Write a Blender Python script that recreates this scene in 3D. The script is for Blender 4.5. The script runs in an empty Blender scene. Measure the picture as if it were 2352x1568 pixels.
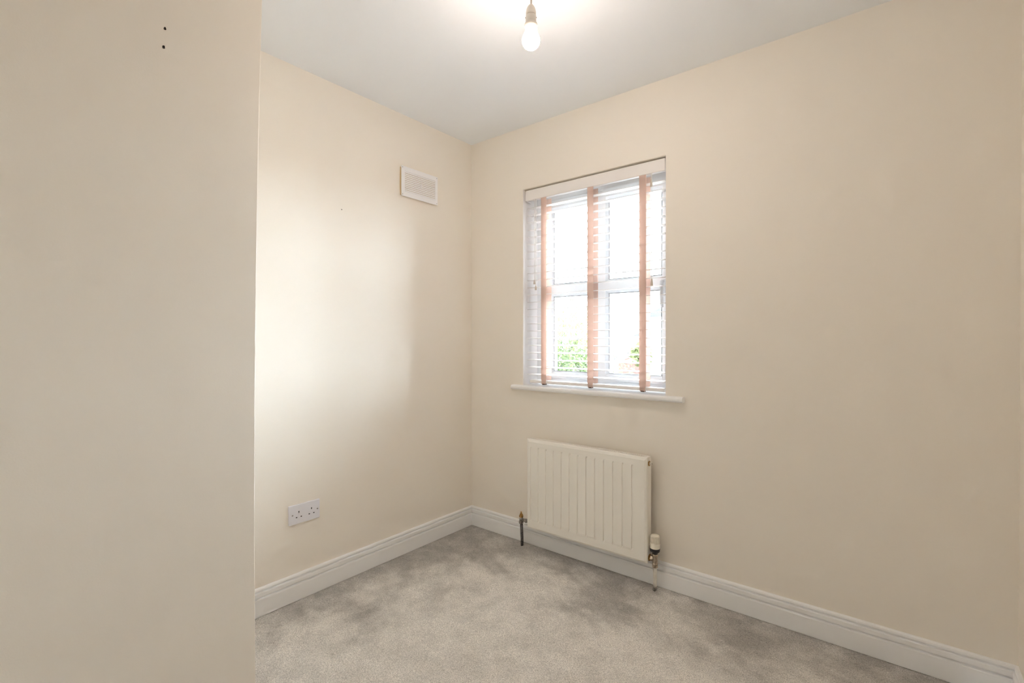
import bpy, math, random
import numpy as np
from mathutils import Matrix, Vector

# ------------------------------------------------------------------ scene, camera, light
sc = bpy.context.scene
COL = sc.collection
random.seed(4)
rng = np.random.default_rng(11)

F_PX = 1112.566
YAW, PITCH, ROLL = 0.676392, -0.005857, -0.000643
CAM = Vector((2.1266, -2.23866, 1.17485))
_f = Vector((-math.sin(YAW), math.cos(YAW), 0)); _r = Vector((math.cos(YAW), math.sin(YAW), 0)); _u = Vector((0, 0, 1))
fw = _f*math.cos(PITCH) + _u*math.sin(PITCH); up0 = _u*math.cos(PITCH) - _f*math.sin(PITCH)
rt = _r*math.cos(ROLL) + up0*math.sin(ROLL); up = up0*math.cos(ROLL) - _r*math.sin(ROLL)
cam = bpy.data.objects.new('camera', bpy.data.cameras.new('camera'))
COL.objects.link(cam)
cam.matrix_world = Matrix(((rt.x, up.x, -fw.x, CAM.x), (rt.y, up.y, -fw.y, CAM.y), (rt.z, up.z, -fw.z, CAM.z), (0, 0, 0, 1)))
cam.data.sensor_width = 36.0
cam.data.lens = F_PX/2352*36.0
cam.data.clip_start = 0.02; cam.data.clip_end = 400
sc.camera = cam

SKY = 14.0            # overcast daylight
SUN = 107.0           # sun veiled by thin bright cloud, off to the right of the view
BULB = 262.0          # pendant bulb surface
world = bpy.data.worlds.new('overcast_sky'); sc.world = world
world.use_nodes = True
wn = world.node_tree.nodes; wl = world.node_tree.links
bg = wn['Background']; bg.inputs['Strength'].default_value = SKY
tc = wn.new('ShaderNodeTexCoord'); sep = wn.new('ShaderNodeSeparateXYZ'); rmp = wn.new('ShaderNodeValToRGB')
wl.new(tc.outputs['Generated'], sep.inputs[0]); wl.new(sep.outputs['Z'], rmp.inputs[0])
# standard overcast luminance: three times brighter at the zenith than at the horizon
rmp.color_ramp.elements[0].position = 0.0; rmp.color_ramp.elements[0].color = (0.76, 0.86, 1.0, 1)
rmp.color_ramp.elements[1].position = 1.0; rmp.color_ramp.elements[1].color = (2.28, 2.58, 3.0, 1)
wl.new(rmp.outputs[0], bg.inputs['Color'])

sun = bpy.data.lights.new('hazy_sun', 'SUN'); sun.energy = SUN; sun.angle = math.radians(112); sun.color = (0.80, 0.89, 1.0)
sun_o = bpy.data.objects.new('hazy_sun', sun); COL.objects.link(sun_o)
SAZ, SEL = math.radians(34), math.radians(35)         # azimuth from +Y towards +X, elevation
sun_o.rotation_euler = Vector((math.sin(SAZ)*math.cos(SEL), math.cos(SAZ)*math.cos(SEL), math.sin(SEL))).to_track_quat('Z', 'Y').to_euler()
sun_o.location = (6, 6, 4)

portal = bpy.data.lights.new('window_portal', 'AREA')
portal.shape = 'RECTANGLE'; portal.size = 0.86; portal.size_y = 1.16
portal.cycles.is_portal = True
po = bpy.data.objects.new('window_portal', portal); COL.objects.link(po)
po.location = (0.836, 0.215, 1.475); po.rotation_euler = (math.radians(-90), 0, 0)   # faces the room

sc.view_settings.view_transform = 'Standard'; sc.view_settings.look = 'None'
sc.view_settings.gamma = 1.0; sc.view_settings.use_curve_mapping = False
sc.view_settings.exposure = 0.20
cy = sc.cycles
cy.use_denoising = True; cy.use_light_tree = False; cy.use_adaptive_sampling = True; cy.adaptive_threshold = 0.15; cy.adaptive_min_samples = 16
cy.max_bounces = 14; cy.diffuse_bounces = 12; cy.glossy_bounces = 3; cy.transmission_bounces = 6; cy.transparent_max_bounces = 16
cy.sample_clamp_indirect = 6.0; cy.caustics_reflective = False; cy.caustics_refractive = False

# ------------------------------------------------------------------ helpers
class MB:
    """collects polygons, builds ONE mesh object"""
    def __init__(s): s.v = []; s.f = []; s.sm = []
    def add(s, vs, fs, smooth=False):
        b = len(s.v); s.v += [tuple(v) for v in vs]
        for f in fs: s.f.append(tuple(b+i for i in f)); s.sm.append(smooth)
        return s
    def box(s, x0, x1, y0, y1, z0, z1, b=0.0):
        if b <= 0:
            vs = [(x, y, z) for z in (z0, z1) for y in (y0, y1) for x in (x0, x1)]
            return s.add(vs, [(0, 2, 3, 1), (4, 5, 7, 6), (0, 1, 5, 4), (2, 6, 7, 3), (0, 4, 6, 2), (1, 3, 7, 5)])
        X, Y, Z = (x0, x1), (y0, y1), (z0, z1); vs = []; idx = {}
        for i in (0, 1):
            for j in (0, 1):
                for k in (0, 1):
                    sx, sy, sz = (b if i == 0 else -b), (b if j == 0 else -b), (b if k == 0 else -b)
                    for a, off in enumerate(((0, sy, sz), (sx, 0, sz), (sx, sy, 0))):
                        idx[i, j, k, a] = len(vs); vs.append((X[i]+off[0], Y[j]+off[1], Z[k]+off[2]))
        fs = []
        for i in (0, 1): fs.append([idx[i, j, k, 0] for j, k in ((0, 0), (0, 1), (1, 1), (1, 0))][::1 if i == 0 else -1])
        for j in (0, 1): fs.append([idx[i, j, k, 1] for i, k in ((0, 0), (1, 0), (1, 1), (0, 1))][::1 if j == 0 else -1])
        for k in (0, 1): fs.append([idx[i, j, k, 2] for i, j in ((0, 0), (0, 1), (1, 1), (1, 0))][::1 if k == 0 else -1])
        for i in (0, 1):
            for j in (0, 1):
                q = [idx[i, j, 0, 0], idx[i, j, 0, 1], idx[i, j, 1, 1], idx[i, j, 1, 0]]; fs.append(q if i == j else q[::-1])
        for i in (0, 1):
            for k in (0, 1):
                q = [idx[i, 0, k, 2], idx[i, 0, k, 0], idx[i, 1, k, 0], idx[i, 1, k, 2]]; fs.append(q if i != k else q[::-1])
        for j in (0, 1):
            for k in (0, 1):
                q = [idx[0, j, k, 1], idx[0, j, k, 2], idx[1, j, k, 2], idx[1, j, k, 1]]; fs.append(q if j != k else q[::-1])
        for i in (0, 1):
            for j in (0, 1):
                for k in (0, 1):
                    t = [idx[i, j, k, 0], idx[i, j, k, 1], idx[i, j, k, 2]]
                    fs.append(t if (i+j+k) % 2 == 0 else t[::-1])
        return s.add(vs, fs)
    def lathe(s, prof, c=(0, 0, 0), axis='z', n=28, smooth=True, caps=True):
        """prof: (radius, height) from low to high"""
        vs = []
        for r, h in prof:
            for k in range(n):
                a = 2*math.pi*k/n; p, q = r*math.cos(a), r*math.sin(a)
                vs.append({'z': (c[0]+p, c[1]+q, c[2]+h), 'x': (c[0]+h, c[1]+p, c[2]+q), 'y': (c[0]+q, c[1]+h, c[2]+p)}[axis])
        fs = []
        for i in range(len(prof)-1):
            for k in range(n):
                k2 = (k+1) % n; fs.append((i*n+k, i*n+k2, (i+1)*n+k2, (i+1)*n+k))
        s.add(vs, fs, smooth)
        if caps:
            b = len(s.v)-len(vs)
            if prof[0][0] > 1e-6: s.f.append(tuple(b+k for k in range(n))[::-1]); s.sm.append(False)
            if prof[-1][0] > 1e-6: s.f.append(tuple(b+(len(prof)-1)*n+k for k in range(n))); s.sm.append(False)
        return s
    def tube(s, pts, r, n=12, smooth=True):
        pts = [Vector(p) for p in pts]; rings = []
        for i, p in enumerate(pts):
            d = (pts[min(i+1, len(pts)-1)] - pts[max(i-1, 0)]).normalized()
            a = d.cross(Vector((0, 0, 1)) if abs(d.z) < .9 else Vector((1, 0, 0))).normalized(); b = d.cross(a)
            rr = r[i] if isinstance(r, (list, tuple)) else r
            rings.append([p + a*rr*math.cos(2*math.pi*k/n) + b*rr*math.sin(2*math.pi*k/n) for k in range(n)])
        vs = [v for ring in rings for v in ring]; fs = []
        for i in range(len(pts)-1):
            for k in range(n):
                k2 = (k+1) % n; fs.append((i*n+k, (i+1)*n+k, (i+1)*n+k2, i*n+k2))
        fs.append(tuple(range(n))); fs.append(tuple((len(pts)-1)*n+k for k in range(n))[::-1])
        return s.add(vs, fs, smooth)
    def prism(s, poly, h0, h1, axis='z', smooth=False):
        """poly (a,b) outline extruded along axis"""
        m = {'z': lambda a, b, h: (a, b, h), 'x': lambda a, b, h: (h, a, b), 'y': lambda a, b, h: (b, h, a)}[axis]
        n = len(poly); vs = [m(a, b, h) for h in (h0, h1) for a, b in poly]
        fs = [(k, (k+1) % n, n+(k+1) % n, n+k) for k in range(n)] 
        s.add(vs, fs, smooth); b = len(s.v)-len(vs)
        s.f += [tuple(b+k for k in range(n))[::-1], tuple(b+n+k for k in range(n))]; s.sm += [False, False]
        return s
    def build(s, name, mat, parent=None, origin=None):
        me = bpy.data.meshes.new(name)
        v = s.v if origin is None else [(x-origin[0], y-origin[1], z-origin[2]) for x, y, z in s.v]
        me.from_pydata(v, [], s.f); me.update()
        me.polygons.foreach_set('use_smooth', s.sm)
        import bmesh
        bm = bmesh.new(); bm.from_mesh(me); bmesh.ops.recalc_face_normals(bm, faces=bm.faces); bm.to_mesh(me); bm.free()
        me.materials.append(mat)
        o = bpy.data.objects.new(name, me); COL.objects.link(o)
        if origin is not None: o.location = origin
        if parent is not None:
            o.parent = parent
            if parent.type == 'EMPTY' or True: o.matrix_parent_inverse = Matrix.Translation(-Vector(world_loc(parent)))
        return o

def world_loc(o):
    p = Vector(o.location)
    return p if o.parent is None else p     # every object's location is written in room coordinates

def tag(o, label, cat, group=None):
    o['label'] = label; o['category'] = cat
    if group: o['group'] = group
    return o
def struct(o, label=None):
    o['kind'] = 'structure'
    if label: o['label'] = label
    return o
def empty(name, loc):
    o = bpy.data.objects.new(name, None); COL.objects.link(o); o.location = loc; o.empty_display_size = .05
    return o
def copy_part(src, parent, dx=0, dy=0, dz=0):
    o = src.copy(); COL.objects.link(o)
    o.location = (src.location[0]+dx, src.location[1]+dy, src.location[2]+dz)
    o.parent = parent; o.matrix_parent_inverse = src.matrix_parent_inverse.copy()
    return o

def srgb(r, g, b):
    f = lambda c: (c/255/12.92 if c/255 <= .04045 else ((c/255+.055)/1.055)**2.4)
    return (f(r), f(g), f(b), 1.0)

def mat(name, color, rough=.5, metal=0.0, bump=None, mottle=None, spec=.5):
    m = bpy.data.materials.new(name); m.use_nodes = True
    nt = m.node_tree; b = nt.nodes['Principled BSDF']
    b.inputs['Base Color'].default_value = color; b.inputs['Roughness'].default_value = rough; b.inputs['Metallic'].default_value = metal
    b.inputs['Specular IOR Level'].default_value = spec
    tcn = nt.nodes.new('ShaderNodeTexCoord')
    if mottle:
        scale, c2, amt = mottle
        n = nt.nodes.new('ShaderNodeTexNoise'); n.inputs['Scale'].default_value = scale; n.inputs['Detail'].default_value = 5
        nt.links.new(tcn.outputs['Object'], n.inputs['Vector'])
        mx = nt.nodes.new('ShaderNodeMix'); mx.data_type = 'RGBA'
        mx.inputs['A'].default_value = color; mx.inputs['B'].default_value = c2
        mr = nt.nodes.new('ShaderNodeMapRange'); mr.inputs['From Min'].default_value = .4; mr.inputs['From Max'].default_value = .7; mr.inputs['To Max'].default_value = amt
        nt.links.new(n.outputs['Fac'], mr.inputs['Value']); nt.links.new(mr.outputs[0], mx.inputs['Factor'])
        nt.links.new(mx.outputs['Result'], b.inputs['Base Color'])
    if bump:
        scale, strength, dist = bump
        n = nt.nodes.new('ShaderNodeTexNoise'); n.inputs['Scale'].default_value = scale; n.inputs['Detail'].default_value = 3
        nt.links.new(tcn.outputs['Object'], n.inputs['Vector'])
        bp = nt.nodes.new('ShaderNodeBump'); bp.inputs['Strength'].default_value = strength; bp.inputs['Distance'].default_value = dist
        nt.links.new(n.outputs['Fac'], bp.inputs['Height']); nt.links.new(bp.outputs[0], b.inputs['Normal'])
    return m

def fabric(name, color, trans):
    m = bpy.data.materials.new(name); m.use_nodes = True; nt = m.node_tree
    out = nt.nodes['Material Output']; nt.nodes.remove(nt.nodes['Principled BSDF'])
    d = nt.nodes.new('ShaderNodeBsdfDiffuse'); t = nt.nodes.new('ShaderNodeBsdfTranslucent'); mx = nt.nodes.new('ShaderNodeMixShader')
    wv = nt.nodes.new('ShaderNodeTexNoise'); wv.inputs['Scale'].default_value = 900
    tcn = nt.nodes.new('ShaderNodeTexCoord'); nt.links.new(tcn.outputs['Object'], wv.inputs['Vector'])
    mc = nt.nodes.new('ShaderNodeMix'); mc.data_type = 'RGBA'
    mc.inputs['A'].default_value = color; mc.inputs['B'].default_value = tuple(c*.85 for c in color[:3])+(1,)
    nt.links.new(wv.outputs['Fac'], mc.inputs['Factor'])
    nt.links.new(mc.outputs['Result'], d.inputs['Color']); nt.links.new(mc.outputs['Result'], t.inputs['Color'])
    mx.inputs[0].default_value = trans
    nt.links.new(d.outputs[0], mx.inputs[1]); nt.links.new(t.outputs[0], mx.inputs[2]); nt.links.new(mx.outputs[0], out.inputs[0])
    return m

# ------------------------------------------------------------------ materials
M = {}
M['wall'] = mat('magnolia_paint', (0.885, 0.838, 0.764, 1), .6, bump=(260, .06, .002), spec=.3)
M['ceiling'] = mat('white_ceiling_paint', (0.885, 0.923, 0.970, 1), .85, bump=(200, .05, .002), spec=.2)
M['lwall'] = mat('added_landing_paint', (0.62, 0.56, 0.48, 1), .8)
M['lcarpet'] = mat('added_landing_carpet', (0.30, 0.27, 0.24, 1), .95)
M['reveal'] = mat('white_reveal_paint', (0.86, 0.85, 0.85, 1), .6, bump=(200, .04, .002))
M['gloss'] = mat('white_gloss_paint', (0.91, 0.92, 0.93, 1), .3, bump=(30, .04, .004))
M['upvc'] = mat('white_upvc', (0.86, 0.88, 0.90, 1), .28)
M['gasket'] = mat('grey_rubber_gasket', (0.16, 0.16, 0.15, 1), .6)
M['slat'] = mat('white_painted_wood', (0.86, 0.84, 0.83, 1), .4)
M['tape'] = fabric('cream_woven_tape', (0.83, 0.68, 0.61, 1), .5)
M['cord'] = mat('cream_cord', (0.80, 0.76, 0.70, 1), .7)
M['tassel'] = mat('beech_tassel', (0.62, 0.54, 0.46, 1), .5)
M['clip'] = mat('brown_plastic_clip', (0.10, 0.06, 0.04, 1), .5)
M['rad'] = mat('cream_enamel', (0.92, 0.905, 0.85, 1), .33, bump=(60, .03, .002))
M['raddark'] = mat('dark_radiator_core', (0.20, 0.17, 0.13, 1), .7)
M['brass'] = mat('old_brass', (0.55, 0.33, 0.12, 1), .35, 1.0, mottle=(120, (0.20, 0.10, 0.03, 1), .9))
M['nickel'] = mat('tarnished_nickel', (0.62, 0.54, 0.44, 1), .32, 1.0, mottle=(90, (0.28, 0.20, 0.13, 1), .8))
M['darkpipe'] = mat('dark_grey_pipe', (0.06, 0.06, 0.065, 1), .4, .5, mottle=(110, (0.40, 0.38, 0.36, 1), .5))
M['steel'] = mat('worn_steel', (0.45, 0.43, 0.40, 1), .35, .9, mottle=(100, (0.08, 0.07, 0.06, 1), .8))
M['trvwhite'] = mat('ivory_plastic', (0.84, 0.80, 0.70, 1), .4)
M['black'] = mat('black_plastic', (0.012, 0.012, 0.016, 1), .35)
M['pipewhite'] = mat('painted_pipe', (0.80, 0.77, 0.70, 1), .4, mottle=(60, (0.62, 0.58, 0.50, 1), .5))
M['plastic'] = mat('white_plastic', (0.80, 0.80, 0.85, 1), .3)
M['slot'] = mat('dark_slot', (0.012, 0.012, 0.012, 1), .8)
M['screw'] = mat('dull_screw', (0.36, 0.34, 0.33, 1), .4, .8)
M['ventwhite'] = mat('vent_plastic', (0.90, 0.91, 0.93, 1), .45)
M['ventback'] = mat('tan_gap_shade', (0.55, 0.42, 0.26, 1), .8)
M['ventcore'] = mat('grey_mesh_core', (0.80, 0.80, 0.79, 1), .8)
M['holder'] = mat('ivory_bakelite', (0.80, 0.74, 0.66, 1), .38)
M['flex'] = mat('white_flex', (0.78, 0.72, 0.68, 1), .5)
M['hole'] = mat('dark_plug_hole', (0.018, 0.012, 0.010, 1), .9)

m = bpy.data.materials.new('lit_bulb_glass'); m.use_nodes = True; nt = m.node_tree
nt.nodes.remove(nt.nodes['Principled BSDF']); e = nt.nodes.new('ShaderNodeEmission')
e.inputs['Color'].default_value = (1.0, 0.845, 0.745, 1)
tcn = nt.nodes.new('ShaderNodeTexCoord'); sx = nt.nodes.new('ShaderNodeSeparateXYZ'); mr = nt.nodes.new('ShaderNodeMapRange')
nt.links.new(tcn.outputs['Object'], sx.inputs[0]); nt.links.new(sx.outputs['Z'], mr.inputs['Value'])     # globe glows, shoulder and neck are dimmer
mr.interpolation_type = 'SMOOTHSTEP'
mr.inputs['From Min'].default_value = 2.170; mr.inputs['From Max'].default_value = 2.214; mr.inputs['To Min'].default_value = BULB; mr.inputs['To Max'].default_value = BULB*.012
nt.links.new(mr.outputs[0], e.inputs['Strength'])
nt.links.new(e.outputs[0], nt.nodes['Material Output'].inputs[0]); M['bulb'] = m

m = bpy.data.materials.new('window_glass'); m.use_nodes = True; nt = m.node_tree
nt.nodes.remove(nt.nodes['Principled BSDF'])
tr = nt.nodes.new('ShaderNodeBsdfTransparent'); gl = nt.nodes.new('ShaderNodeBsdfGlossy'); mx = nt.nodes.new('ShaderNodeMixShader'); fr = nt.nodes.new('ShaderNodeFresnel')
tr.inputs[0].default_value = (.95, .97, .96, 1); gl.inputs['Roughness'].default_value = 0.02; fr.inputs[0].default_value = 1.45
nt.links.new(fr.outputs[0], mx.inputs[0]); nt.links.new(tr.outputs[0], mx.inputs[1]); nt.links.new(gl.outputs[0], mx.inputs[2])
nt.links.new(mx.outputs[0], nt.nodes['Material Output'].inputs[0]); M['glass'] = m

# carpet: two tones of pile nap carried by a point attribute, fine fibre grain on top
m = bpy.data.materials.new('beige_grey_carpet'); m.use_nodes = True; nt = m.node_tree; b = nt.nodes['Principled BSDF']
b.inputs['Roughness'].default_value = .95; b.inputs['Specular IOR Level'].default_value = .1
b.inputs['Sheen Weight'].default_value = .15
at = nt.nodes.new('ShaderNodeAttribute'); at.attribute_name = 'nap'
rp = nt.nodes.new('ShaderNodeValToRGB'); nt.links.new(at.outputs['Fac'], rp.inputs[0])
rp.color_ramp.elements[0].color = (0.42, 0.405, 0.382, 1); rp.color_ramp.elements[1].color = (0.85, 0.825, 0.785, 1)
tcn = nt.nodes.new('ShaderNodeTexCoord'); n1 = nt.nodes.new('ShaderNodeTexNoise'); n1.inputs['Scale'].default_value = 300; n1.inputs['Detail'].default_value = 3
nt.links.new(tcn.outputs['Object'], n1.inputs['Vector'])
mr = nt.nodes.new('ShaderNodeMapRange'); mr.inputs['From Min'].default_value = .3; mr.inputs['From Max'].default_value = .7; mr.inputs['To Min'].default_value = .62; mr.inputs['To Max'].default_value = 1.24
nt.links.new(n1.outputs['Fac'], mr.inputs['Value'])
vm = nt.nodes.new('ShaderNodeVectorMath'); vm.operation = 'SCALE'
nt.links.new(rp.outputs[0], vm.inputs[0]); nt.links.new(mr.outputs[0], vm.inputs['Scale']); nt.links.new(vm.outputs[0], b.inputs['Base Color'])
bp = nt.nodes.new('ShaderNodeBump'); bp.inputs['Strength'].default_value = .5; bp.inputs['Distance'].default_value = .003
nt.links.new(n1.outputs['Fac'], bp.inputs['Height']); nt.links.new(bp.outputs[0], b.inputs['Normal'])
M['carpet'] = m

# outside
M['lawn'] = mat('lawn_grass', (0.10, 0.12, 0.06, 1), .9, mottle=(1.5, (0.15, 0.16, 0.10, 1), .8))
M['road'] = mat('pale_tarmac', (0.16, 0.16, 0.16, 1), .9, mottle=(4, (0.12, 0.12, 0.12, 1), .6))
M['concrete'] = mat('pale_concrete', (0.52, 0.51, 0.49, 1), .9, mottle=(2, (0.44, 0.43, 0.41, 1), .7))
M['render'] = mat('pale_house_render', (0.66, 0.64, 0.60, 1), .9, mottle=(2, (0.56, 0.54, 0.50, 1), .5))
M['slate'] = mat('grey_slate_roof', (0.0205, 0.0200, 0.0195, 1), .9, mottle=(5, (0.0165, 0.0160, 0.0155, 1), .7), spec=.05)
M['redroof'] = mat('red_tile_roof', (0.10, 0.035, 0.028, 1), .8, mottle=(6, (0.07, 0.024, 0.018, 1), .7), spec=.05)
M['brick'] = mat('red_brick', (0.11, 0.04, 0.03, 1), .9, mottle=(12, (0.06, 0.025, 0.02, 1), .8))
M['houseglass'] = mat('dark_house_window', (0.012, 0.013, 0.015, 1), .15)
M['bark'] = mat('pale_bark', (0.12, 0.11, 0.10, 1), .9, mottle=(9, (0.06, 0.055, 0.05, 1), .7))
M['leaf'] = fabric('green_leaf', (0.075, 0.105, 0.048, 1), .4)
M['leaf2'] = fabric('yellow_green_leaf', (0.12, 0.135, 0.060, 1), .4)

# ------------------------------------------------------------------ the room shell
W_R, H, Y_F = 2.4265, 2.40, -2.62         # right wall, ceiling height, wall behind the camera
WX0, WX1, WZ0, WZ1 = 0.411, 1.261, 0.880, 2.041   # window opening
TH = 0.20                                  # outer wall thickness

def rect_wall(name, quads, mat_, label):
    b = MB()
    for q in quads: b.box(*q)
    return struct(b.build(name, mat_), label)

wall_back = rect_wall('wall_back', [(-.15, WX0, 0, TH, -.02, H+.1), (WX1, W_R+.15, 0, TH, -.02, H+.1),
                                    (WX0, WX1, 0, TH, -.02, WZ0), (WX0, WX1, 0, TH, WZ1, H+.1)], M['wall'],
                      'magnolia painted wall with the window and radiator')
wall_left = rect_wall('wall_left', [(-.15, 0, Y_F-.15, 0, -.02, H+.1)], M['wall'], 'magnolia painted wall with the vent and double socket')
wall_right = rect_wall('wall_right', [(W_R, W_R+.15, Y_F-.15, 0, -.02, H+.1)], M['wall'], 'magnolia painted wall at the right edge')
DX0, DX1, DZ = 1.50, 2.30, 2.04            # open doorway added behind the camera to let light drain away
wall_front = rect_wall('wall_front', [(0, DX0, Y_F-.12, Y_F, -.02, H+.1), (DX1, W_R, Y_F-.12, Y_F, -.02, H+.1), (DX0, DX1, Y_F-.12, Y_F, DZ, H+.1)], M['wall'], 'magnolia painted wall with a doorway added behind the camera')
# unseen unlit landing, added to absorb light and keep the near wall darker
LY0 = -5.2
rect_wall('wall_added_landing_front', [(.2, 3.4, LY0-.12, LY0, -.02, H)], M['lwall'], 'added unseen landing wall facing the doorway')
rect_wall('wall_added_landing_left', [(.08, .2, LY0, Y_F-.15, -.02, H)], M['lwall'], 'added unseen landing wall left of the doorway')
rect_wall('wall_added_landing_right', [(3.4, 3.52, LY0, Y_F, -.02, H)], M['lwall'], 'added unseen landing wall right of the doorway')
rect_wall('wall_added_landing_back', [(W_R+.15, 3.4, Y_F-.12, Y_F, -.02, H)], M['lwall'], 'added unseen landing wall beside the doorway')
rect_wall('floor_added_landing', [(.08, 3.4, LY0, Y_F, -.08, -.02)], M['lcarpet'], 'added unseen landing floor')
rect_wall('ceiling_added_landing', [(.08, 3.52, LY0-.12, Y_F, H, H+.1)], M['ceiling'], 'added unseen landing ceiling')
dt = MB(); dt.box(DX0-.07, DX0+.02, Y_F-.13, Y_F+.018, -.01, DZ+.07, .004); dt.box(DX1-.02, DX1+.06, Y_F-.13, Y_F+.018, -.01, DZ+.07, .004); dt.box(DX0+.02, DX1-.02, Y_F-.13, Y_F+.018, DZ-.02, DZ+.07, .004)
struct(dt.build('trim_4', M['gloss']), 'white frame of the added doorway behind the camera')
ceiling = rect_wall('ceiling', [(0, W_R, Y_F, 0, H, H+.1)], M['ceiling'], 'smooth white painted ceiling')

# projecting near wall: its plastered arris is slightly out of plumb
lev = [(-.02, .678, -1.6145), (.19, .6763, -1.6149), (.52, .6723, -1.6157), (1.02, .6727, -1.6116), (1.26, .6733, -1.6093), (1.5, .6741, -1.6068), (1.78, .6782, -1.6015), (1.97, .6815, -1.5975), (2.154, .6848, -1.5934), (H, .690, -1.588)]
_z, _x, _y = np.array(lev).T
_px, _py = np.polyfit(_z, _x, 3), np.polyfit(_z, _y, 3)          # a smooth lean rather than kinks
lev = [(z, float(np.polyval(_px, z)), float(np.polyval(_py, z))) for z in np.linspace(-.02, H, 25)]
vs, fs = [], []
ch = .002
for z, x, y in lev:
    vs += [(0.0, y, z), (x-ch, y, z), (x-.3*ch, y-.3*ch, z), (x, y-ch, z), (.674+(x-.674)*.3, Y_F, z), (0.0, Y_F, z)]
for i in range(len(lev)-1):
    for k in range(5): fs.append((i*6+k, i*6+k+1, (i+1)*6+k+1, (i+1)*6+k))
    fs.append((i*6+5, i*6, (i+1)*6, (i+1)*6+5))
fs += [tuple(range(6)), tuple((len(lev)-1)*6+k for k in range(6))]
wall_near = struct(MB().add(vs, fs).build('wall_near', M['wall']), 'magnolia projecting wall close to the camera at left')

# white painted window reveal lining (soffit and both cheeks)
rv = MB()
rv.box(WX0, WX0+.002, .002, .20, WZ0, WZ1); rv.box(WX1-.002, WX1, .002, .20, WZ0, WZ1)
lining = struct(rv.build('trim_2', M['reveal']), 'white painted sides of the window recess')
rv = MB().box(WX0+.002, WX1-.002, .002, .20, WZ1-.002, WZ1)
struct(rv.build('trim_3', M['wall']), 'painted soffit of the window recess')

# plug holes left in the walls
def plug(parent, c, axis, s=1.0):
    b = MB(); n = 9; pts = []
    for k in range(n):
        a = 2*math.pi*k/n; r = .0034*s*(1+.35*random.uniform(-1, 1)); pts.append((r*math.cos(a), r*math.sin(a)*1.15))
    vs = [(c[0]-.002, c[1]+p, c[2]+q) for p, q in pts]+[(c[0]+.0007, c[1]+p*.9, c[2]+q*.9) for p, q in pts]+[(c[0]-.0001, c[1]+p*.3, c[2]+q*.3) for p, q in pts]
    fs = [(k, (k+1) % n, n+(k+1) % n, n+k) for k in range(n)]+[(n+k, n+(k+1) % n, 2*n+(k+1) % n, 2*n+k) for k in range(n)]+[tuple(2*n+k for k in range(n))]
    b.add(vs, fs)
    o = b.build('screw_hole', M['hole'], parent); o['label'] = 'small dark screw hole in the plaster'
    return o
plug(wall_near, (.6800, -1.8309, 1.9562), 'x'); plug(wall_near, (.6793, -1.8339, 1.9088), 'x', 1.1)
plug(wall_left, (0, -.914, 1.8044), 'x', .8)

# skirting boards: a flat face, two grooves and a rounded top, mitred in the corners
PROF = [(0, 0), (.018, 0), (.018, .0690), (.0168, .0730), (.0070, .0742), (.0070, .0792), (.0148, .0800), (.0156, .0820), (.0156, .0958), (.0145, .0980), (.0040, .0990), (.0040, .1042), (.0108, .1050), (.0114, .1075), (.0100, .1130), (.0060, .1165), (0, .1172)]
def skirting(name, p0, p1, inward, m0, m1, label):
    """p0->p1 along the wall; inward = unit vector into the room; m = +1 shortens the end as the board gets thicker (inner mitre), -1 lengthens"""
    p0, p1, inward = Vector(p0), Vector(p1), Vector(inward); d = (p1-p0).normalized()
    N = 24; n = len(PROF); vs = []
    for i in range(N+1):
        for t, z in PROF:
            a = p0 + d*t*m0; c = p1 - d*t*m1
            q = a.lerp(c, i/N) + inward*t
            vs.append((q.x, q.y, z))
    fs = [(i*n+k, i*n+k+1, (i+1)*n+k+1, (i+1)*n+k) for i in range(N) for k in range(n-1)]
    fs += [tuple(range(n)), tuple(N*n+k for k in range(n))]
    return struct(MB().add(vs, fs).build(name, M['gloss']), label)
skirting('baseboard_left', (0, -1.59, 0), (0, 0, 0), (1, 0, 0), 0, 1, 'white moulded skirting board under the double socket')
skirting('baseboard_back', (0, 0, 0), (W_R, 0, 0), (0, -1, 0), 1, 1, 'white moulded skirting board running behind the radiator')
skirting('baseboard_right', (W_R, 0, 0), (W_R, Y_F, 0), (-1, 0, 0), 1, 1, 'white moulded skirting board at the right edge')
skirting('baseboard_near', (.677, -1.6155, 0), (.677, Y_F, 0), (1, 0, 0), 0, 0, 'white moulded skirting board along the near wall')

# carpet: dense tufted surface in view, plain behind the camera
def vnoise(X, Y, cell, seed):
    g = np.random.default_rng(seed).random((400, 400))
    x = X/cell + 150.3; y = Y/cell + 170.7
    i = np.floor(x).astype(int); j = np.floor(y).astype(int); fx = x-i; fy = y-j
    fx = fx*fx*(3-2*fx); fy = fy*fy*(3-2*fy); i %= 399; j %= 399
    return (g[i, j]*(1-fx)+g[i+1, j]*fx)*(1-fy)+(g[i, j+1]*(1-fx)+g[i+1, j+1]*fx)*fy
def fbm(X, Y, cell, seed, octv=4):
    s = 0; a = 1; t = 0
    for k in range(octv): s = s+a*vnoise(X, Y, cell/2**k, seed+k); t += a; a *= .55
    return s/t
STEP = .0036
xs = np.arange(0.004, 2.30, STEP); ys = np.arange(-1.78, -.004, STEP)
X, Y = np.meshgrid(xs, ys)
jx = (rng.random(X.shape)-.5)*STEP*.7; jy = (rng.random(X.shape)-.5)*STEP*.7
tuft = .55*rng.random(X.shape)+.45*vnoise(X, Y, .009, 5)
clump = vnoise(X, Y, .028, 8); roll = fbm(X, Y, .25, 9)
Z = .0045*tuft + .0022*clump + .003*roll - .0065
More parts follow.
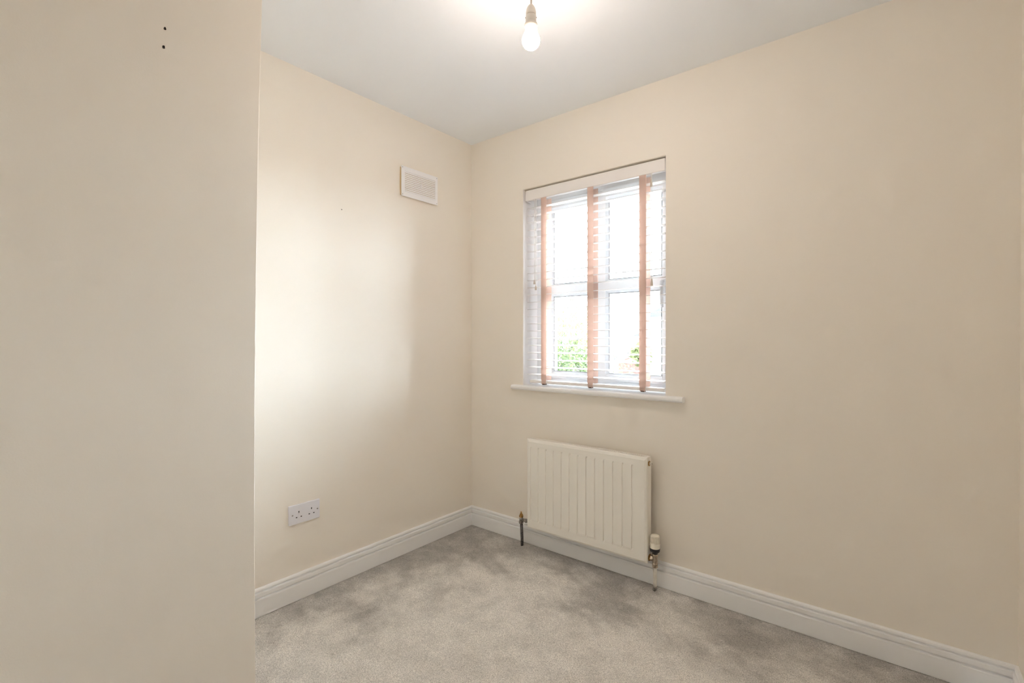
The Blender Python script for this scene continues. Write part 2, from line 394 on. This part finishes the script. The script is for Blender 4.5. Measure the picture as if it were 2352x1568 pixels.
# pile nap: brushed pale fingers over darker pile, darker where the vacuum never reached
wx = X+.13*(fbm(X, Y, .20, 21)-.5); wy = Y+.13*(fbm(X, Y, .20, 31)-.5)
big = fbm(wx, wy, .36, 41, 6)
ang = math.radians(-28); ux = wx*math.cos(ang)+wy*math.sin(ang); uy = -wx*math.sin(ang)+wy*math.cos(ang)
streak = fbm(ux*.42, uy, .075, 51, 5)
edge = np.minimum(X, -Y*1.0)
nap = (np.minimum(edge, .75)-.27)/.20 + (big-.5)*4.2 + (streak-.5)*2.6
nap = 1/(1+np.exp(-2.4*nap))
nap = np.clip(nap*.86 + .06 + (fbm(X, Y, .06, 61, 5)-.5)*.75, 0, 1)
ny, nx = X.shape
V = np.stack([X+jx, Y+jy, Z], -1).reshape(-1, 3)
idx = np.arange(nx*ny).reshape(ny, nx)
Q = np.stack([idx[:-1, :-1], idx[:-1, 1:], idx[1:, 1:], idx[1:, :-1]], -1).reshape(-1, 4)
# flat remainder
extra = np.array([(2.2978, -1.78, -.003), (W_R, -1.78, -.003), (W_R, 0, -.003), (2.2978, 0, -.003),
                  (0, Y_F, -.003), (W_R, Y_F, -.003), (W_R, -1.7785, -.003), (0, -1.7785, -.003),
                  (0, -1.78, -.003), (.0045, -1.78, -.003), (.0045, 0, -.003), (0, 0, -.003),
                  (0, -.0065, -.003), (W_R, -.0065, -.003), (W_R, 0, -.0031), (0, 0, -.0031)])
nb = len(V); V = np.concatenate([V, extra]); Q = np.concatenate([Q, np.array([[nb+4*k+i for i in range(4)] for k in range(4)])])
me = bpy.data.meshes.new('floor')
me.vertices.add(len(V)); me.vertices.foreach_set('co', V.astype(np.float32).ravel())
me.loops.add(len(Q)*4); me.loops.foreach_set('vertex_index', Q.astype(np.int32).ravel())
me.polygons.add(len(Q)); me.polygons.foreach_set('loop_start', np.arange(0, len(Q)*4, 4, dtype=np.int32)); me.polygons.foreach_set('loop_total', np.full(len(Q), 4, dtype=np.int32))
me.update(calc_edges=True); me.validate()
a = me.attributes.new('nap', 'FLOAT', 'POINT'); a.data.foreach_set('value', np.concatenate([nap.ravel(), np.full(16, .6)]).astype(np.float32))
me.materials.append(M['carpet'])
floor = bpy.data.objects.new('floor', me); COL.objects.link(floor)
struct(floor, 'beige grey fitted carpet with brushed pale and dark patches')

# ------------------------------------------------------------------ window
win = empty('window_1', (.836, .17, .906)); struct(win, 'white plastic casement window with four panes')
FY0, FY1 = .138, .198                    # frame depth
GZ0, GZM0, GZM1, GZ1 = .985, 1.421, 1.496, 1.930
LX0, LX1, RX0, RX1 = .524, .800, .889, 1.184
ob = MB()
ob.box(WX0+.002, .470, FY0, FY1, .906, WZ1-.002, .003); ob.box(1.222, WX1-.002, FY0, FY1, .906, WZ1-.002, .003)
ob.box(.470, 1.222, FY0, FY1, .906, .945, .003); ob.box(.470, 1.222, FY0, FY1, 1.985, WZ1-.002, .003)
ob.build('outer_frame', M['upvc'], win)
MB().box(.822, .862, FY0, FY1, .945, 1.985, .003).build('mullion', M['upvc'], win)
def sash(x0, x1, gx0, gx1, proud, nm):
    """sash frame with a bevelled inner edge, its glazing bar, panes and gaskets"""
    b = MB(); y0, y1 = FY0-proud, FY1-.008
    Z0, Z1 = .945, 1.985
    def ring(x0, x1, z0, z1, a0, a1, c0, c1):
        # outer rectangle at y0 -> inner rectangle at glass recess: 4 mitred bars, each with a flat face and a sloping bead
        gl = y0+.022; s_ = .012
        O = [(x0, z0), (x1, z0), (x1, z1), (x0, z1)]; I = [(a0-s_, c0-s_), (a1+s_, c0-s_), (a1+s_, c1+s_), (a0-s_, c1+s_)]; G = [(a0, c0), (a1, c0), (a1, c1), (a0, c1)]
        vs = [(x, y0, z) for x, z in O]+[(x, y0, z) for x, z in I]+[(x, gl, z) for x, z in G]+[(x, y1, z) for x, z in G]+[(x, y1, z) for x, z in O]
        fs = []
        for k in range(4):
            q = (k+1) % 4
            fs += [(k, q, 4+q, 4+k), (4+k, 4+q, 8+q, 8+k), (8+k, 8+q, 12+q, 12+k), (12+k, 12+q, 16+q, 16+k), (16+k, 16+q, q, k)]
        b.add(vs, fs)
    ring(x0, x1, Z0, (GZM0+GZM1)/2, gx0, gx1, GZ0, GZM0)
    ring(x0, x1, (GZM0+GZM1)/2, Z1, gx0, gx1, GZM1, GZ1)
    so = b.build('sash', M['upvc'], win)
    for z0, z1 in ((GZ0, GZM0), (GZM1, GZ1)):
        yg = y0+.024
        MB().box(gx0-.004, gx1+.004, yg, yg+.004, z0-.004, z1+.004).build('pane', M['glass'], so)
        g = MB(); t = .0028
        g.box(gx0, gx0+t, yg-.004, yg-.0004, z0, z1); g.box(gx1-t, gx1, yg-.004, yg-.0004, z0, z1)
        g.box(gx0+t, gx1-t, yg-.004, yg-.0004, z0, z0+t); g.box(gx0+t, gx1-t, yg-.004, yg-.0004, z1-t, z1)
        g.build('gasket', M['gasket'], so)
    return so
sash(.470, .822, LX0, LX1, .004, 'left')
rs = sash(.862, 1.222, RX0, RX1, .012, 'right')
hd = MB(); hd.box(1.193, 1.213, .116, .126, 1.40, 1.47, .003); hd.box(1.196, 1.210, .094, .116, 1.452, 1.466, .003)
hd.tube([(1.203, .098, 1.46), (1.203, .093, 1.42), (1.203, .095, 1.35), (1.203, .098, 1.33)], [.009, .009, .0085, .007], 12)
hd.build('handle', M['upvc'], rs)

# window board
sp = [(.138, .906), (-.028, .906), (-.034, .9035), (-.037, .898), (-.0375, .893), (-.037, .888), (-.034, .8825), (-.028, .880), (0.0, .880), (.138, .880)]
b = MB(); b.prism([(y, z) for y, z in sp if y <= 0]+[(0, .906)], .349, 1.3515, 'x'); 
b.box(WX0, WX1, 0.0, .138, .880, .906)
struct(b.build('trim_1', M['gloss']), 'white painted window board with rounded front edge')

# ------------------------------------------------------------------ venetian blind
blind = tag(empty('venetian_blind', (.836, .04, .920)), 'white wooden venetian blind with pink cream tapes in the window', 'blind')
YB0, YB1 = .013, .063
b = MB(); b.box(.421, 1.2525, .010, .022, 1.9715, 2.0325, .003); b.box(.421, .429, .022, .062, 1.9715, 2.0325, .002)
b.build('valance', M['slat'], blind)
MB().box(.430, 1.250, .024, .070, 1.985, 2.030, .002).build('head_rail', M['slat'], blind)
tilt = math.radians(4.0); cy_, sy_ = math.cos(tilt), math.sin(tilt)
def slat_mesh():
    vs, fs = [], []; hw = .025; prof = []
    for t in (-1, -.94, -.5, 0, .5, .94, 1):
        prof.append((t*hw, .0014*(1 - .35*(abs(t) > .99)) + .0006*(1-t*t)))
    low = [(y, -.0014*(1-.35*(abs(y) > .0249))+.0006*(1-(y/hw)**2)) for y, _ in prof[::-1]]
    pr = prof+low
    return [(y*cy_ - z*sy_, y*sy_ + z*cy_) for y, z in pr]      # room edge (negative y) is lower
SP = slat_mesh()
z0 = 1.345 - 9*.0418
first = MB().prism([(y+.038, z) for y, z in SP], .433, 1.250, 'x').build('slat', M['slat'], blind, origin=(.0, .0, 0))
first.location = (0, 0, z0)
for k in range(1, 24): copy_part(first, blind, 0, 0, k*.0418)
b = MB(); b.box(.449, 1.253, .012, .064, .9195, .9365, .004); b.build('bottom_rail', M['slat'], blind)
TX = (.550, .849, 1.140)
for x in TX:
    w = .018
    for nm, y in (('ladder_tape', YB0-.0012), ('ladder_tape', YB1+.0012)):
        b = MB(); t = .0009; zz = [1.975, 1.6, 1.2, .975, .945, .936, .918, .9165]; ww = [w, w, w, w, w*.98, w*.85, w*.75, w*.6]
        n = len(zz); vs = []
        for z, q in zip(zz, ww):
            yy = y if z > .93 else (YB0-.0022 if y < .03 else YB1+.0022)
            vs += [(x-q, yy-t/2, z), (x+q, yy-t/2, z), (x+q, yy+t/2, z), (x-q, yy+t/2, z)]
        fs = [(4*i+k, 4*i+(k+1) % 4, 4*i+4+(k+1) % 4, 4*i+4+k) for i in range(n-1) for k in range(4)]+[(0, 1, 2, 3), (4*n-4, 4*n-3, 4*n-2, 4*n-1)]
        b.add(vs, fs); b.build(nm, M['tape'], blind)
    MB().box(x-.009, x+.009, .0085, .030, .9135, .9192, .001).build('tape_clip', M['clip'], blind)
def cord(pts, tassel_h=.026):
    c = MB().tube(pts, .0011, 6).build('pull_cord', M['cord'], blind)
    x, y, z = pts[-1]
    MB().lathe([(.0018, 0.0), (.0062, -.0)] and [(.0058, -tassel_h), (.0062, -tassel_h+.002), (.0052, -tassel_h*.5), (.0030, -.002), (.0018, 0)], (x, y, z), n=14).build('cord_tassel', M['tassel'], c)
cord([(.4915, .004, 1.972), (.4915, .004, 1.7), (.4915, .004, 1.512)]); cord([(.5005, .005, 1.972), (.5, .005, 1.75), (.500, .005, 1.478)])
cord([(1.1900, .003, 1.972), (1.1905, .003, 1.7), (1.190, .003, 1.464)], .036)
cord([(1.1850, .006, 1.972), (1.186, .006, 1.944)], .038)

# ------------------------------------------------------------------ radiator
RX_0, RX_1, RZ0, RZ1 = .505, 1.2065, .1235, .6200; RF, RB = -.090, -.040
rad = tag(empty('radiator', (.855, -.065, RZ0)), 'cream ribbed panel radiator below the window', 'radiator')
gx = [.5356 + (1.1335-.5356)*k/12 for k in range(13)]
cols = [(RX_0+.004, 0), (RX_0+.012, 0)]
for x in gx: cols += [(x-.0050, 0), (x-.0022, 1), (x+.0022, 1), (x+.0050, 0)]
cols += [(RX_1-.012, 0), (RX_1-.004, 0)]
rows = [(RZ0+.004, 0), (RZ0+.012, 0), (RZ0+.044, 0), (RZ0+.054, 1), (RZ1-.052, 1), (RZ1-.042, 0), (RZ1-.016, 0), (RZ1-.004, 0)]
vs, fs = [], []
for z, rz in rows:
    for i, (x, g) in enumerate(cols):
        edge_lo = (z < RZ0+.006 or z > RZ1-.006 or x < RX_0+.006 or x > RX_1-.006)
        y = RF + (.0030 if edge_lo else 0) + (.0052 if g and rz else 0)
        # raised channel: the fields between grooves stand a little proud over their height
        if rz and not g and gx[0]-.004 < x < gx[-1]+.004: y -= .0010
        vs.append((x, y, z))
nc, nr = len(cols), len(rows)
fs = [(j*nc+i, j*nc+i+1, (j+1)*nc+i+1, (j+1)*nc+i) for j in range(nr-1) for i in range(nc-1)]
base = len(vs)
per = [i for i in range(nc)]+[j*nc+nc-1 for j in range(1, nr)]+[(nr-1)*nc+i for i in range(nc-2, -1, -1)]+[j*nc for j in range(nr-2, 0, -1)]
def outw(v):
    x = RX_0 if v[0] < RX_0+.006 else (RX_1 if v[0] > RX_1-.006 else v[0]); z = RZ0 if v[2] < RZ0+.006 else (RZ1 if v[2] > RZ1-.006 else v[2])
    return x, z
L1 = len(vs); vs += [(outw(vs[i])[0], RF+.007, outw(vs[i])[1]) for i in per]
L2 = len(vs); vs += [(outw(vs[i])[0], RF+.014, outw(vs[i])[1]) for i in per]
n = len(per)
for k in range(n):
    q = (k+1) % n; fs += [(per[k], per[q], L1+q, L1+k), (L1+k, L1+q, L2+q, L2+k)]
fs.append(tuple(L2+k for k in range(n)))
MB().add(vs, fs).build('front_panel', M['rad'], rad)
# pressed seam line round the face
b = MB(); s0 = .0105; w_ = .0016
for (x0, x1, zz0, zz1) in ((RX_0+s0, RX_1-s0, RZ0+s0, RZ0+s0+w_), (RX_0+s0, RX_1-s0, RZ1-s0-w_-.004, RZ1-s0-.004), (RX_1-s0-w_, RX_1-s0, RZ0+s0, RZ1-s0-.004), (RX_0+s0, RX_0+s0+w_, RZ0+s0, RZ1-s0-.004)):
    b.box(x0, x1, RF-.0008, RF+.001, zz0, zz1)
b.build('face_bead', M['rad'], rad)
MB().box(RX_0+.008, RX_1-.008, -.070, -.046, RZ0+.01, RZ1-.014).build('convector_core', M['raddark'], rad)
# top grille: rim and cross bars
b = MB(); zt = RZ1-.0065
b.box(RX_0+.003, RX_1-.003, RF+.014, RF+.0185, zt-.012, RZ1-.001, .001); b.box(RX_0+.003, RX_1-.003, RB-.0035, RB, zt-.012, RZ1-.0015, .001)
NB = 62
for k in range(NB):
    x = RX_0+.010+(RX_1-RX_0-.020)*(k+.5)/NB; b.box(x-.0029, x+.0029, RF+.0185, RB-.0035, zt-.002, zt+.003)
b.box(RX_0+.003, RX_0+.013, RF+.0185, RB-.0035, zt-.004, zt+.004); b.box(RX_1-.020, RX_1-.003, RF+.0185, RB-.0035, zt-.004, zt+.004)
b.build('top_grille', M['rad'], rad)
for x0, x1 in ((RX_0+.0005, RX_0+.003), (RX_1-.003, RX_1-.0005)):
    b = MB(); b.box(x0, x1, RF+.0145, RB+.001, RZ0+.012, RZ1-.004, .0008); b.build('side_panel', M['rad'], rad)
MB().box(RX_0+.02, RX_1-.02, -.046, -.041, RZ0+.012, RZ1-.015).build('back_panel', M['rad'], rad)
for z in (.26, .50):
    MB().box(.62, .66, -.041, -.001, z, z+.05).build('wall_bracket', M['steel'], rad); MB().box(1.06, 1.10, -.041, -.001, z, z+.05).build('wall_bracket', M['steel'], rad)
bp_ = MB().lathe([(.0125, 0), (.0125, .002), (.0105, .004)], (RX_1-.0005, -.064, .5885), 'x', 8, False).build('bleed_plug', M['brass'], rad)
MB().lathe([(.0062, .003), (.0062, .011), (.0052, .013)], (RX_1, -.064, .5885), 'x', 14).build('bleed_screw', M['trvwhite'], bp_)
MB().lathe([(.0020, .013), (.0016, .0142)], (RX_1, -.064, .5885), 'x', 8).build('square_key_socket', M['slot'], bp_)

# thermostatic valve at the right
VX, VY = 1.2330, -.058
tv = tag(empty('thermostatic_valve', (VX, VY, 0)), 'white capped thermostatic valve on the pipe right of the radiator', 'radiator valve')
hd = MB(); NR = 36; vs = []
prof = [(.0222, .1930, 0), (.0226, .1985, 0), (.0224, .2150, 0), (.0218, .2200, 0), (.0212, .2220, 1), (.0206, .2480, 1), (.0202, .2505, 0), (.0180, .2560, 0), (.0120, .2580, 0), (.0005, .2585, 0)]
for r, z, rib in prof:
    for k in range(NR*2):
        a = math.pi*k/NR; rr = r - (.0036 if rib and (k % 4) >= 2 else 0)
        vs.append((VX+rr*math.cos(a), VY+rr*math.sin(a), z))
nn = NR*2
fs = [(i*nn+k, i*nn+(k+1) % nn, (i+1)*nn+(k+1) % nn, (i+1)*nn+k) for i in range(len(prof)-1) for k in range(nn)]+[tuple(range(nn)), tuple((len(prof)-1)*nn+k for k in range(nn))]
hd.add(vs, fs).build('valve_head', M['trvwhite'], tv)
MB().lathe([(.0125, .1680), (.0130, .1715), (.0140, .1750), (.0205, .1800), (.0228, .1830), (.0230, .1960), (.0222, .1972)], (VX, VY, 0), n=28).build('black_collar', M['black'], tv)
vb = MB(); vb.lathe([(.0130, .1180), (.0132, .1240), (.0118, .1250), (.0118, .1300), (.0126, .1330), (.0126, .1560), (.0145, .1575), (.0145, .1640), (.0128, .1655), (.0128, .1690)], (VX, VY, 0), n=24)
vb.lathe([(.0095, -.0245), (.0095, 0)], (VX, VY, .1440), 'x', 16)
vbo = vb.build('valve_body', M['nickel'], tv)
MB().lathe([(.0128, 0), (.0133, .002), (.0133, .010), (.0128, .012)], (RX_1+.006, VY, .1440), 'x', 6, False).build('union_nut', M['nickel'], tv)
MB().lathe([(.0165, 0), (.0165, .002), (.0130, .0045), (.0110, .007)], (RX_1-.0005, VY, .1440), 'x', 12, False).build('brass_tail', M['brass'], tv)
MB().lathe([(.0135, .1060), (.0140, .1080), (.0140, .1165), (.0133, .1185)], (VX, VY, 0), n=6, smooth=False).build('compression_nut', M['nickel'], tv)
MB().tube([(VX, VY, .106), (VX, VY, .05), (VX, VY, .012)], .0082, 16).build('supply_pipe', M['pipewhite'], tv)
MB().tube([(VX, VY, .016), (VX-.001, VY-.001, .006), (VX-.002, VY-.002, -.004)], .0088, 12).build('pipe_stub', M['steel'], tv)

# lockshield valve at the left
LX, LY = .4430, -.058
lv = tag(empty('lockshield_valve', (LX, LY, 0)), 'small brass and steel lockshield valve left of the radiator', 'radiator valve')
MB().tube([(LX+.0065, LY, -.004), (LX+.0055, LY, .04), (LX+.001, LY, .128)], .0082, 16).build('return_pipe', M['darkpipe'], lv)
MB().lathe([(.0125, .1235), (.0142, .1265), (.0142, .1380), (.0125, .1415)], (LX, LY, 0), n=6, smooth=False).build('compression_nut', M['steel'], lv)
b = MB(); b.lathe([(.0115, .1400), (.0118, .1480), (.0105, .1520), (.0100, .1600)], (LX, LY, 0), n=20); b.lathe([(.0085, 0), (.0085, .0615)], (LX, LY, .1460), 'x', 14)
b.build('valve_body', M['steel'], lv)
MB().lathe([(.0120, .030), (.0120, .040)], (LX, LY, .1460), 'x', 6, False).build('union_nut', M['steel'], lv)
MB().lathe([(.0112, .1585), (.0118, .1600), (.0118, .1690), (.0090, .1730), (.0080, .1775), (.0045, .1790), (.0040, .1895), (.0030, .1905)], (LX, LY, 0), n=8, smooth=False).build('spindle', M['brass'], lv)

# ------------------------------------------------------------------ double socket
S_Y0, S_Y1, S_Z0, S_Z1 = -1.1845, -1.0385, .3410, .4275
so = tag(empty('double_socket', (0, (S_Y0+S_Y1)/2, S_Z0)), 'white double wall socket above the left skirting board', 'socket')
MB().box(0.0004, .0095, S_Y0, S_Y1, S_Z0, S_Z1, .0012).build('faceplate', M['plastic'], so)
for y in (-1.139, -1.079):
    for (dy, z, w, h_) in ((0, .394, .0042, .0080), (-.0110, .3710, .0062, .0042), (.0110, .3710, .0062, .0042)):
        MB().box(.0090, .00965, y+dy-w/2, y+dy+w/2, z-h_/2, z+h_/2).build('pin_slot', M['slot'], so)
for y, z in ((-1.1685, .3842), (-1.0500, .3848)):
    MB().lathe([(.0034, 0), (.0034, .0004), (.0028, .0009)], (.0095, y, z), 'x', 14).build('fixing_screw', M['screw'], so)

# ------------------------------------------------------------------ wall vent
V_Y0, V_Y1, V_Z0, V_Z1 = -.5625, -.3005, 1.9525, 2.1150
vt = tag(empty('wall_vent', (0, (V_Y0+V_Y1)/2, V_Z0)), 'white louvred air vent cover high on the left wall', 'air vent')
b = MB(); ZN = 10
vs = []
for k in range(ZN+1):
    t = k/ZN; bow = .006*math.sin(math.pi*t); z = V_Z0+.006+(V_Z1-V_Z0-.012)*t
    vs += [(.0004, V_Y0+.001-bow*.35, z), (.0125, V_Y0+.0025, z), (.0125, V_Y1-.0025, z), (.0004, V_Y1-.001, z)]
fs = [(4*i+k, 4*i+(k+1) % 4, 4*i+4+(k+1) % 4, 4*i+4+k) for i in range(ZN) for k in range(4)]+[(0, 1, 2, 3), (4*ZN, 4*ZN+1, 4*ZN+2, 4*ZN+3)]
b.add(vs, fs).build('gap_backing', M['ventback'], vt)  # backing behind the plate; the gap's shade is put into its tan colour
b = MB(); fy, fz = .034, .026        # flange ring round the louvre field
O = [(V_Y0, V_Z0), (V_Y1, V_Z0), (V_Y1, V_Z1), (V_Y0, V_Z1)]; I = [(V_Y0+fy*.6, V_Z0+fz), (V_Y1-fy*.55, V_Z0+fz), (V_Y1-fy*.55, V_Z1-fz), (V_Y0+fy*.6, V_Z1-fz)]
vs = [(.0125, y, z) for y, z in O]+[(.0150, y*.997+(V_Y0+V_Y1)/2*.003, z) for y, z in O]+[(.0165, y, z) for y, z in I]+[(.0115, y, z) for y, z in I]
fs = []
for k in range(4):
    q = (k+1) % 4; fs += [(k, q, 4+q, 4+k), (4+k, 4+q, 8+q, 8+k), (8+k, 8+q, 12+q, 12+k), (12+k, 12+q, q, k)]
b.add(vs, fs).build('flange', M['ventwhite'], vt)
iy0, iy1, iz0, iz1 = V_Y0+fy*.6, V_Y1-fy*.55, V_Z0+fz, V_Z1-fz
MB().box(.0112, .0122, iy0, iy1, iz0, iz1).build('insect_mesh', M['ventcore'], vt)
NL = 11; pitch = (iz1-iz0)/NL
lou = MB().add([(.0122, iy0, 0), (.0122, iy1, 0), (.0158, iy0, -.0042), (.0158, iy1, -.0042), (.0158, iy0, -.0084), (.0158, iy1, -.0084), (.0122, iy0, -.0088), (.0122, iy1, -.0088)],
               [(0, 1, 3, 2), (2, 3, 5, 4), (4, 5, 7, 6), (6, 7, 1, 0), (0, 2, 4, 6), (1, 7, 5, 3)]).build('louvre', M['ventwhite'], vt, origin=(0, 0, 0))
lou.location = (0, 0, iz1)
for k in range(1, NL): copy_part(lou, vt, 0, 0, -k*pitch)
MB().box(.0165, .0205, -.4290, -.4230, 2.024, 2.046, .0015).build('slider_knob', M['ventwhite'], vt)
for y in (V_Y0+.007, V_Y1-.008):
    for z in (V_Z0+.008, V_Z1-.008): MB().lathe([(.0022, 0), (.0022, .0006), (.0016, .0011)], (.0152, y, z), 'x', 12).build('screw', M['screw'], vt)

# ------------------------------------------------------------------ pendant light and bulb
PX, PY = 1.1510, -.9200
pd = tag(empty('pendant_light', (PX, PY, 2.232)), 'ivory pendant lampholder hanging from the ceiling on a short flex', 'pendant light')
MB().lathe([(.034, 2.372), (.041, 2.376), (.043, 2.388), (.043, 2.3995)], (PX, PY, 0), n=32).build('ceiling_rose', M['holder'], pd)
MB().tube([(PX, PY, 2.374), (PX+.001, PY, 2.34), (PX+.001, PY, 2.296)], .0031, 10).build('flex', M['flex'], pd)
MB().lathe([(.0150, 2.2640), (.0172, 2.2650), (.0174, 2.2690), (.0170, 2.2750), (.0152, 2.2840), (.0120, 2.2915), (.0078, 2.2970), (.0042, 2.3000)], (PX, PY, 0), n=28).build('lampholder_cap', M['holder'], pd)
MB().lathe([(.0178, 2.2365), (.0180, 2.2385), (.0176, 2.2608), (.0168, 2.2622), (.0148, 2.2626), (.0148, 2.2645)], (PX, PY, 0), n=28).build('lampholder_body', M['holder'], pd)
MB().lathe([(.0150, 2.2365), (.0180, 2.2240), (.0205, 2.2225), (.0214, 2.2240), (.0216, 2.2300), (.0210, 2.2350), (.0182, 2.2380)], (PX, PY, 0), n=32, caps=False).build('shade_ring', M['holder'], pd)
for s_ in (-1, 1): MB().lathe([(.0016, 0), (.0016, .0022)], (PX+s_*.0172*.78-(0 if s_ > 0 else .0022), PY+s_*.0172*.62, 2.256), 'x', 8).build('side_screw', M['screw'], pd)
bl = tag(empty('light_bulb', (PX, PY, 2.149)), 'glowing frosted light bulb in the pendant lampholder', 'light bulb')
prof = []
cz, R_ = 2.1795, .0302
for k in range(13):
    a = -math.pi/2 + (math.pi/2+.50)*k/12; prof.append((max(.0004, R_*math.cos(a)), cz+R_*math.sin(a)))
prof += [(.0238, cz+.0215), (.0205, cz+.0285), (.0178, cz+.0365), (.0160, cz+.0440), (.0150, cz+.0490)]
MB().lathe(prof, (PX, PY, 0), n=32).build('glass_envelope', M['bulb'], bl)
MB().lathe([(.0138, 2.2285), (.0142, 2.2300), (.0110, 2.2360), (.0108, 2.2450)], (PX, PY, 0), n=24).build('bayonet_cap', M['brass'], bl)

# ------------------------------------------------------------------ outside the window (first-floor view, street below)
GZ = -2.65
struct(MB().add([(-90, -40, GZ), (60, -40, GZ), (60, 15, GZ), (-90, 15, GZ)], [(0, 1, 2, 3)]).build('ground_bounce', M['concrete']), 'unseen concrete ground, made pale to bounce daylight indoors')  # unseen near ground, made pale to bounce daylight up to the ceiling
MB().add([(-90, 15, GZ), (60, 15, GZ), (60, 19, GZ), (-90, 19, GZ)], [(0, 1, 2, 3)]).build('ground_lawn', M['lawn'])
gl_ = bpy.data.objects['ground_lawn']; struct(gl_, 'front lawn below the window')
struct(MB().add([(-90, 19, GZ), (60, 19, GZ), (60, 110, GZ), (-90, 110, GZ)], [(0, 1, 2, 3)]).build('ground_road', M['road']), 'pale road and drives across the street')

def house(name, label, cx, y0, w, d, zb, ze, zr, wallm, roofm, wins, hip=0.35, cat='house'):
    h = tag(empty(name, (cx, y0, zb)), label, cat)
    x0, x1 = cx-w/2, cx+w/2
    MB().box(x0, x1, y0, y0+d, zb, ze).build('wall', wallm, h)
    e = .35; r = MB(); ym = y0+d/2; ix = w*hip
    r.add([(x0-e, y0-e, ze), (x1+e, y0-e, ze), (x1+e, y0+d+e, ze), (x0-e, y0+d+e, ze), (x0+ix, ym, zr), (x1-ix, ym, zr), (x0-e, y0-e, ze+.12), (x1+e, y0-e, ze+.12), (x1+e, y0+d+e, ze+.12), (x0-e, y0+d+e, ze+.12)],
          [(0, 1, 2, 3), (0, 1, 7, 6), (1, 2, 8, 7), (2, 3, 9, 8), (3, 0, 6, 9), (6, 7, 5, 4), (7, 8, 5), (8, 9, 4, 5), (9, 6, 4)])
    ro = r.build('roof', roofm, h)
    MB().box(x0-e-.02, x1+e+.02, y0-e-.05, y0-e, ze-.06, ze+.12).build('fascia', M['upvc'], ro)
    for (a, c, za, zb2) in wins:
        f = MB().box(a, c, y0-.06, y0, za, zb2).build('house_window', M['upvc'], h)
        MB().box(a+.08, c-.08, y0-.08, y0-.06, za+.08, zb2-.08).build('pane', M['houseglass'], f)
    return h
house('house', 'pale rendered house with slate roof nearest at the right of the view', -4.6, 24, 8.6, 8, GZ, 2.25, 5.2, M['render'], M['slate'],
      [(-8.2, -6.9, .55, 1.75), (-5.6, -4.2, .55, 1.75), (-8.2, -6.6, -1.9, -.5), (-5.4, -4.0, -1.9, -.5)])
house('house', 'lower pale house with grey roof behind the red garage', -13.2, 41, 8.5, 8, GZ, 1.25, 3.6, M['render'], M['slate'],
      [(-16.6, -15.2, -.3, .8), (-14.0, -12.6, -.3, .8)])
house('garage', 'low garage with red tiled roof across the street', -11.7, 31, 3.6, 5, GZ, -.52, .35, M['brick'], M['redroof'],
      [(-12.9, -11.9, -1.6, -.8)], .2, 'garage')
# porch with small windows beside the garage
ph = house('porch', 'pale porch with two small dark windows beside the garage', -14.6, 31, 1.5, 2, GZ, .02, .30, M['render'], M['slate'], [(-15.2, -14.9, -.5, -.05), (-14.75, -14.35, -.5, -.05)], .3, 'porch')
bw = tag(empty('brick_wall', (-11.9, 28, GZ)), 'low red brick boundary wall in front of the garage', 'wall')
MB().box(-12.9, -9.6, 28, 28.22, GZ, -.45).build('wall_body', M['brick'], bw); MB().box(-12.95, -9.55, 27.97, 28.25, -.45, -.38).build('coping', M['road'], bw)

def leaves(centre, rad3, count, size, seed, hollow=.35):
    r = np.random.default_rng(seed); vs, fs = [], []
    for k in range(count):
        d = r.normal(size=3); d /= np.linalg.norm(d); q = (hollow+(1-hollow)*r.random()**.6)
        p = np.array(centre)+d*np.array(rad3)*q*(.8+.3*math.sin(5*d[0]+3*d[2])*math.cos(4*d[1]))
        a = r.normal(size=3); a /= np.linalg.norm(a); b_ = np.cross(a, r.normal(size=3)); b_ /= np.linalg.norm(b_)
        s_ = size*(.6+.8*r.random()); n_ = len(vs)
        vs += [tuple(p-a*s_), tuple(p+b_*s_*.45), tuple(p+a*s_), tuple(p-b_*s_*.45)]; fs += [(n_, n_+1, n_+2, n_+3)]
    return MB().add(vs, fs)
tree = tag(empty('garden_tree', (-4.35, 8, GZ)), 'pale barked green tree just outside the left window panes', 'tree')
trk = MB(); trk.tube([(-4.35, 8, GZ), (-4.38, 8, -1), (-4.30, 8.05, .4), (-4.36, 8.0, 1.5), (-4.30, 8, 2.3)], [.16, .13, .10, .07, .02], 10)
for q in ([(-4.33, 8, 0), (-4.0, 8.1, .5), (-3.5, 8.1, .75)], [(-4.32, 8.05, .3), (-4.8, 8, .7), (-5.2, 8, 1.1)], [(-4.34, 8, .8), (-3.95, 7.9, 1.2), (-3.6, 7.9, 1.4)], [(-4.35, 8, -.4), (-4.9, 7.9, -.1), (-5.3, 7.9, .3)], [(-4.36, 8, 1.3), (-4.6, 8, 1.8)]):
    trk.tube(q, [.05, .035, .012][:len(q)], 7)
trk.build('trunk', M['bark'], tree)
lf = leaves((-4.2, 8.1, .15), (1.75, 1.3, 1.35), 8000, .045, 3).build('foliage', M['leaf'], tree); lf['kind'] = 'stuff'
lf = leaves((-4.25, 8.1, 1.2), (1.25, .9, 1.25), 2600, .042, 5).build('upper_foliage', M['leaf2'], tree); lf['kind'] = 'stuff'
def shrub(label, c, r, n_, seed, mt):
    s_ = tag(empty('garden_shrub', (c[0], c[1], GZ)), label, 'shrub')
    MB().tube([(c[0], c[1], GZ), (c[0]+.05, c[1], c[2]-r*.3), (c[0]-.1, c[1], c[2]+r*.4)], [.09, .07, .02], 8).build('trunk', M['bark'], s_)
    f = leaves(c, (r, r, r*.9), n_, .16, seed).build('foliage', mt, s_); f['kind'] = 'stuff'
shrub('yellow green round shrub tree in front of the low house', (-14.3, 37.8, .45), .85, 900, 7, M['leaf2'])
shrub('small green shrub tree beside the nearer slate roofed house', (-8.75, 22.4, .3), .7, 700, 8, M['leaf2'])
